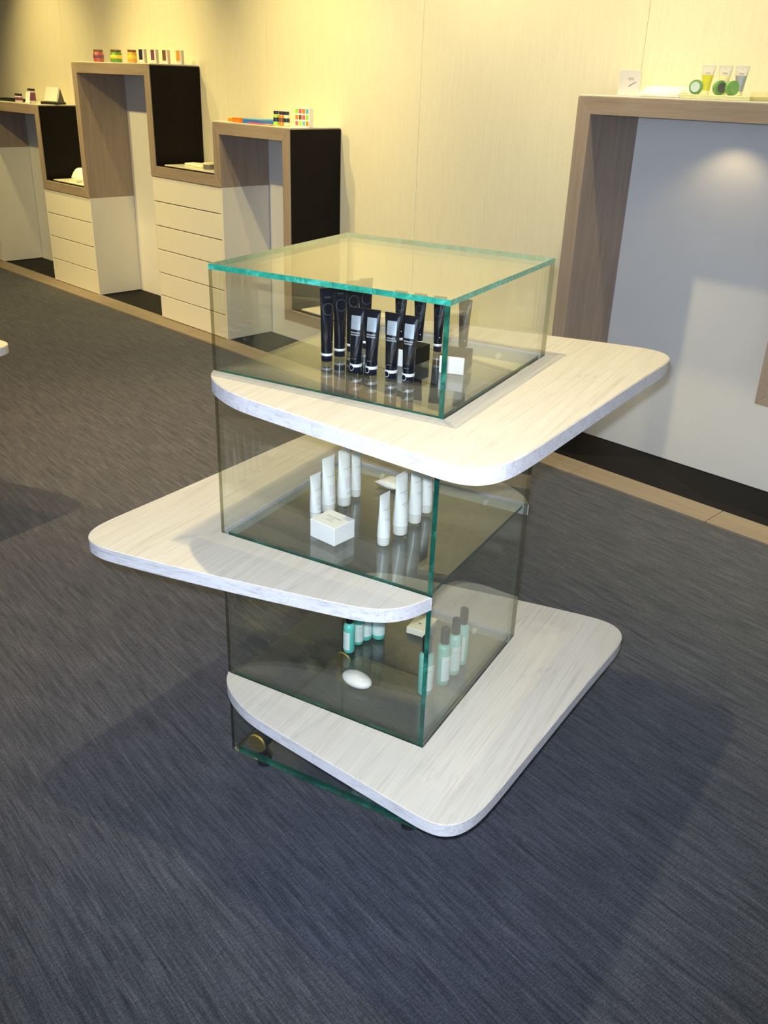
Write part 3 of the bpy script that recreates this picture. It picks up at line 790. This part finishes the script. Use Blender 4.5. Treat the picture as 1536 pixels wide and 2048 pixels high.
t = tag(empty('price_card', (-6.125, 2.17, z1_), 0.1), 'small bright white standing card on the far arch', 'card')
bm = bmesh.new()
for yy, s_ in ((0, 1),):
    box_bm(-0.028, 0.028, -0.001, 0.001, 0, 0.075, 0.0004, bm)
bmesh.ops.rotate(bm, cent=(0, 0, 0), matrix=Matrix.Rotation(-0.2, 3, 'X'), verts=bm.verts)
mk('card_face', bm, 'carton', t)
bm = box_bm(-0.028, 0.028, 0.016, 0.030, 0, 0.004, 0.0006); mk('card_foot', bm, 'carton', t)
t = tag(empty('slanted_mirror', (-5.94, 2.28, z1_), 0.35), 'tilted pale panel on a black foot beside the far black trough', 'display card')
box('black_foot', -0.075, 0.075, -0.05, 0.05, 0, 0.016, 'black_mat', t, 0.002)
bm = box_bm(-0.06, 0.06, -0.003, 0.003, 0, 0.10, 0.0008)
bmesh.ops.rotate(bm, cent=(0, 0, 0), matrix=Matrix.Rotation(-0.35, 3, 'X'), verts=bm.verts)
mk('panel', bm, 'cardboard', t, (0, -0.025, 0.0185))
bm = bmesh.new()
vs = [bm.verts.new(p) for p in ((0.062, -0.02, 0.0165), (0.062, 0.045, 0.0165), (0.062, 0.014, 0.105), (0.066, -0.02, 0.0165), (0.066, 0.045, 0.0165), (0.066, 0.014, 0.105))]
for f in ((0, 1, 2), (3, 5, 4), (0, 3, 4, 1), (1, 4, 5, 2), (2, 5, 3, 0)): bm.faces.new([vs[i] for i in f])
mk('side_cheek', bm, 'grey_side', t)
# far trough 2: folded towel fan, small boxes
z2_ = ZU(2)
bm = bmesh.new(); n = 24
pts = [(-0.10, 0), (0.105, 0)] + [(0.105-0.205*i/n, 0.088*math.sin(PI*(i/n)*0.96+0.06)**0.8) for i in range(1, n)]
for yy in (0.0, 0.03):
    pass
a = [bm.verts.new((p[0], -0.022+0.0*p[1], p[1])) for p in pts]; c = [bm.verts.new((p[0], 0.022, p[1]*0.97)) for p in pts]
bm.faces.new(a); bm.faces.new(c[::-1])
for i in range(len(pts)): bm.faces.new((a[i], c[i], c[(i+1) % len(pts)], a[(i+1) % len(pts)]))
bmesh.ops.recalc_face_normals(bm, faces=bm.faces); bmesh.ops.bevel(bm, geom=bm.edges[:], offset=0.004, segments=2, affect='EDGES')
o = mk('folded_towel', bm, 'carton', None, (-5.66, 2.30, z2_), 0.2, smooth=True)
tag(o, 'bright white domed folded towel in the far black trough', 'towel')
for k, (x_, y_, w_, d, h, lab) in enumerate(((-5.53, 2.27, 0.035, 0.03, 0.075, 'taller pale carton right of the folded towel'), (-5.47, 2.32, 0.035, 0.03, 0.085, 'narrow pale carton behind the far oak upright'),
                                              (-5.56, 2.20, 0.10, 0.05, 0.018, 'low flat pale carton in front of the folded towel'))):
    t = tag(empty('pale_carton', (x_, y_, z2_)), lab, 'carton', 'pale cartons in the far trough')
    box('carton_body', -w_/2, w_/2, -d/2, d/2, 0, h*0.8, 'cream', t, 0.001); box('carton_lid', -w_/2-.0005, w_/2+.0005, -d/2-.0005, d/2+.0005, h*0.8+.0002, h, 'cream', t, 0.001)
# trough 4: sachets and a lying / standing bottle
z4_ = ZU(4)
for x_, y_, rz, lab in ((-4.16, 2.30, 0.2, 'left pale sachet lying in the middle trough'), (-4.05, 2.27, -0.1, 'right pale sachet lying in the middle trough')):
    bm = box_bm(-0.06, 0.06, -0.04, 0.04, 0, 0.014, 0.006, seg=3)
    o = mk('flat_sachet', bm, 'cream', None, (x_, y_, z4_), rz, smooth=True); tag(o, lab, 'sachet', 'sachets in the middle trough')
t = tag(empty('pale_bottle', (-3.86, 2.36, z4_)), 'small pale bottle with a navy cap in the middle trough', 'bottle')
lathe('bottle_body', [(0, 0.020), (0.002, 0.022), (0.045, 0.022), (0.052, 0.012)], 'pale', t, n=18)
lathe('cap', [(0.0525, 0.012), (0.054, 0.014), (0.068, 0.014)], 'navy', t, n=18)
t = tag(empty('grey_tin', (-3.93, 2.24, z4_)), 'short grey green round tin in the middle trough', 'tin')
lathe('tin_body', [(0, 0.033), (0.002, 0.035), (0.026, 0.035)], 'grey_side', t, n=20); lathe('tin_lid', [(0.0262, 0.034), (0.027, 0.036), (0.036, 0.036), (0.037, 0.034)], 'pale', t, n=20)
# arch 7: card box, white soap dish, round green soaps on a clear tray, three tubes, grey box
z7 = ZN(7)
t = tag(empty('ivory_card_box', (-1.085, 2.20, z7), 0.5), 'flat upright ivory box with a small blue sketch at the arch corner', 'box')
box('box_body', -0.040, 0.040, -0.012, 0.012, 0, 0.088, 'cardboard', t, 0.001)
bm = bmesh.new()
add_text(bm, 'spa', 0.011, lambda x_, y_: (x_+0.004, -0.0123, y_+0.055))
mk('lettering', bm, 'print_grey', t)
bm = bmesh.new(); vs = [bm.verts.new(p) for p in ((-0.002, -0.0123, 0.034), (0.024, -0.0123, 0.050), (0.025, -0.0123, 0.048), (0.0, -0.0123, 0.031))]; bm.faces.new(vs); mk('brush_stroke', bm, 'print_grey', t)
bm = bmesh.new()
pts = [(-0.115, 0), (0.10, 0), (0.10, 0.030), (0.08, 0.036), (-0.05, 0.038), (-0.075, 0.033), (-0.10, 0.016)]
a = [bm.verts.new((p[0], -0.04, p[1])) for p in pts]; c = [bm.verts.new((p[0], 0.04, p[1])) for p in pts]
bm.faces.new(a); bm.faces.new(c[::-1])
for i in range(len(pts)): bm.faces.new((a[i], c[i], c[(i+1) % len(pts)], a[(i+1) % len(pts)]))
bmesh.ops.recalc_face_normals(bm, faces=bm.faces); bmesh.ops.bevel(bm, geom=bm.edges[:], offset=0.004, segments=3, affect='EDGES')
o = mk('folded_cloth', bm, 'carton', None, (-0.925, 2.22, z7), 0.12, smooth=True); tag(o, 'folded white cloth lying beside the ivory box', 'cloth')
t = tag(empty('acrylic_tray', (-0.705, 2.215, z7)), 'clear acrylic tray carrying green round soaps', 'tray')
box('tray_base', -0.13, 0.13, -0.075, 0.075, 0.0, 0.014, 'pale', t, 0.002)
for s_ in (-1, 1): box('tray_wall', s_*0.1305-0.002*(s_ < 0), s_*0.1305+0.002*(s_ > 0), -0.075, 0.075, 0.0, 0.030, 'acrylic', t)
for x_, y_, rz, m1, m2, lab in ((-0.795, 2.17, 0.25, 'soapgreen', 'bottle_label', 'round green soap with a pale disc, left on the tray'),
                                (-0.712, 2.185, 1.05, 'soapgreen', 'grey_side', 'thin green disc soap turned edge on, middle of the tray'),
                                (-0.668, 2.19, 1.0, 'soapgreen', 'soapgreen', 'striped green disc soap turned edge on, right of the middle one')):
    t = tag(empty('round_soap', (x_, y_, z7+0.0145), rz), lab, 'soap', 'green round soaps on the clear tray')
    for nm_, r_, y0_, y1_, mt in (('soap_disc', 0.0235, -0.010, 0.014, m1), ('face_disc', 0.0165, -0.0125, -0.0102, m2)):
        bm = bmesh.new(); bmesh.ops.create_cone(bm, cap_ends=True, segments=28, radius1=r_, radius2=r_, depth=y1_-y0_)
        bmesh.ops.bevel(bm, geom=[e for e in bm.edges if abs(e.verts[0].co.z-e.verts[1].co.z) < 1e-5], offset=min(0.004, (y1_-y0_)*0.3), segments=2, affect='EDGES')
        bmesh.ops.rotate(bm, cent=(0, 0, 0), matrix=Matrix.Rotation(PI/2, 3, 'X'), verts=bm.verts)
        bmesh.ops.translate(bm, vec=(0, (y0_+y1_)/2, 0.0235), verts=bm.verts)
        o = mk(nm_, bm, mt, t); autosmooth(o)
for x_, mt, lab in ((-0.805, 'olive', 'olive yellow filled clear tube behind the soaps'), (-0.74, 'pale', 'pale yellow clear tube between the other two'), (-0.678, 'silver_label', 'grey white tube with a blue sketch, right of the three')):
    t = tag(empty('clear_tube', (x_, 2.262, z7+0.0145), 0.35), lab, 'tube', 'three gel tubes standing behind the green soaps')
    sh = Shape(0.095, 0.014, 0.024, 0.013)
    lathe('cap', [(0, 0.0125), (0.001, 0.0135), (0.0125, 0.0135)], 'pale', t, n=20)
    secs = []
    for k in range(9):
        zz = 0.013+(0.064-0.013)*k/8; a_, b_ = sh.ab(zz); secs.append((zz, a_, b_))
    o = mk('gel_filled_part', loft(secs, n=24), mt, t); autosmooth(o, 50)
    secs = []
    for k in range(7):
        zz = 0.0645+(0.095-0.0645)*k/6; a_, b_ = sh.ab(min(zz, 0.0889)); secs.append((zz, a_, b_))
    o = mk('tube_crimp', loft(secs, n=24), 'cardboard', t); autosmooth(o, 50)
    bm = bmesh.new(); add_text(bm, 'fresh', 0.006, lambda x2, y2: sh.pt(x2, 0.068+y2, 0.0005)); add_text(bm, 'j', 0.006, lambda x2, y2: sh.pt(x2, 0.082+y2, 0.0006)); mk('lettering', bm, 'print_grey', t)
t = tag(empty('grey_white_box', (-0.50, 2.21, z7), 0.35), 'grey white upright box at the right picture edge', 'box')
box('box_body', -0.035, 0.035, -0.03, 0.03, 0, 0.06, 'cardboard', t, 0.001); box('box_lid', -0.0355, 0.0355, -0.0305, 0.0305, 0.0602, 0.075, 'silver_label', t, 0.001)
# trough 8 (right of the frame, mirrored in the glass): a carton and jars
z8 = ZU(8)
t = tag(empty('tall_grey_carton', (0.33, 2.28, z8), 0.2), 'grey carton right of the frame, seen only as a reflection in the glass case', 'carton')
box('box_body', -0.04, 0.04, -0.025, 0.025, 0, 0.09, 'grey_side', t, 0.001); box('box_lid', -0.0405, 0.0405, -0.0255, 0.0255, 0.0902, 0.10, 'cardboard', t, 0.001)
for x_, mt, lab in ((0.16, 'amber', 'amber jar right of the frame, seen only as a reflection'), (0.24, 'yellow', 'yellow jar right of the frame, seen only as a reflection')):
    t = tag(empty('low_jar', (x_, 2.22, z8)), lab, 'jar', 'low jars in the right trough')
    lathe('jar_body', [(0, 0.024), (0.002, 0.027), (0.03, 0.027), (0.034, 0.022)], mt, t, n=18); lathe('lid', [(0.0342, 0.024), (0.035, 0.0265), (0.045, 0.0265)], 'pale', t, n=18)
# trough 6 (behind the display)
z6 = ZU(6)
for x_, lab in ((-1.95, 'left pale carton in the low trough behind the display'), (-1.70, 'right pale carton in the low trough behind the display')):
    t = tag(empty('pale_carton', (x_, 2.3, z6)), lab, 'carton', 'cartons in the low trough')
    box('carton_body', -0.035, 0.035, -0.025, 0.025, 0, 0.07, 'cardboard', t, 0.001); box('carton_lid', -.0355, .0355, -.0255, .0255, 0.0702, 0.085, 'grey_side', t, 0.001)

# ------------------------------------------------------------------ ceiling downlight fittings
NAMES = ['directly above the glass display', 'above the second display at the left', 'above the far arch', 'above the tallest arch', 'above the arch over the six drawers',
         'above the low middle trough', 'above the right arch', 'above the right-hand trough', 'above the far black trough', 'over the far left carpet', 'over the right carpet', 'behind the camera', 'between the glass display and the low trough', 'added as warm fill in the aisle facing the six drawers', 'added as warm fill in the aisle facing the four drawers']
for (xy, tt, w_, c_, b2, r2), nm in zip(DOWN, NAMES):
    t = tag(empty('downlight', (xy[0], xy[1], CEIL-0.014)), 'round recessed ceiling downlight ' + nm, 'light')
    bm = bmesh.new(); n = 28
    prof = [(0.062, 0.0139), (0.062, 0.010), (0.050, 0.0095), (0.044, 0.0139)]
    rings = [[bm.verts.new((r_*math.cos(2*PI*i/n), r_*math.sin(2*PI*i/n), z_)) for i in range(n)] for r_, z_ in prof]
    for r0, r1 in zip(rings, rings[1:] + rings[:1]):
        for i in range(n): bm.faces.new((r0[i], r0[(i+1) % n], r1[(i+1) % n], r1[i]))
    mk('trim_ring', bm, 'chrome', t)
    bm = bmesh.new(); bmesh.ops.create_circle(bm, cap_ends=True, segments=24, radius=0.043)
    for f in bm.faces:
        if f.normal.z > 0: f.normal_flip()
    me = bpy.data.meshes.new('lens'); bm.to_mesh(me); bm.free(); link('lens', me, 'lamp', t, (0, 0, 0.0135))
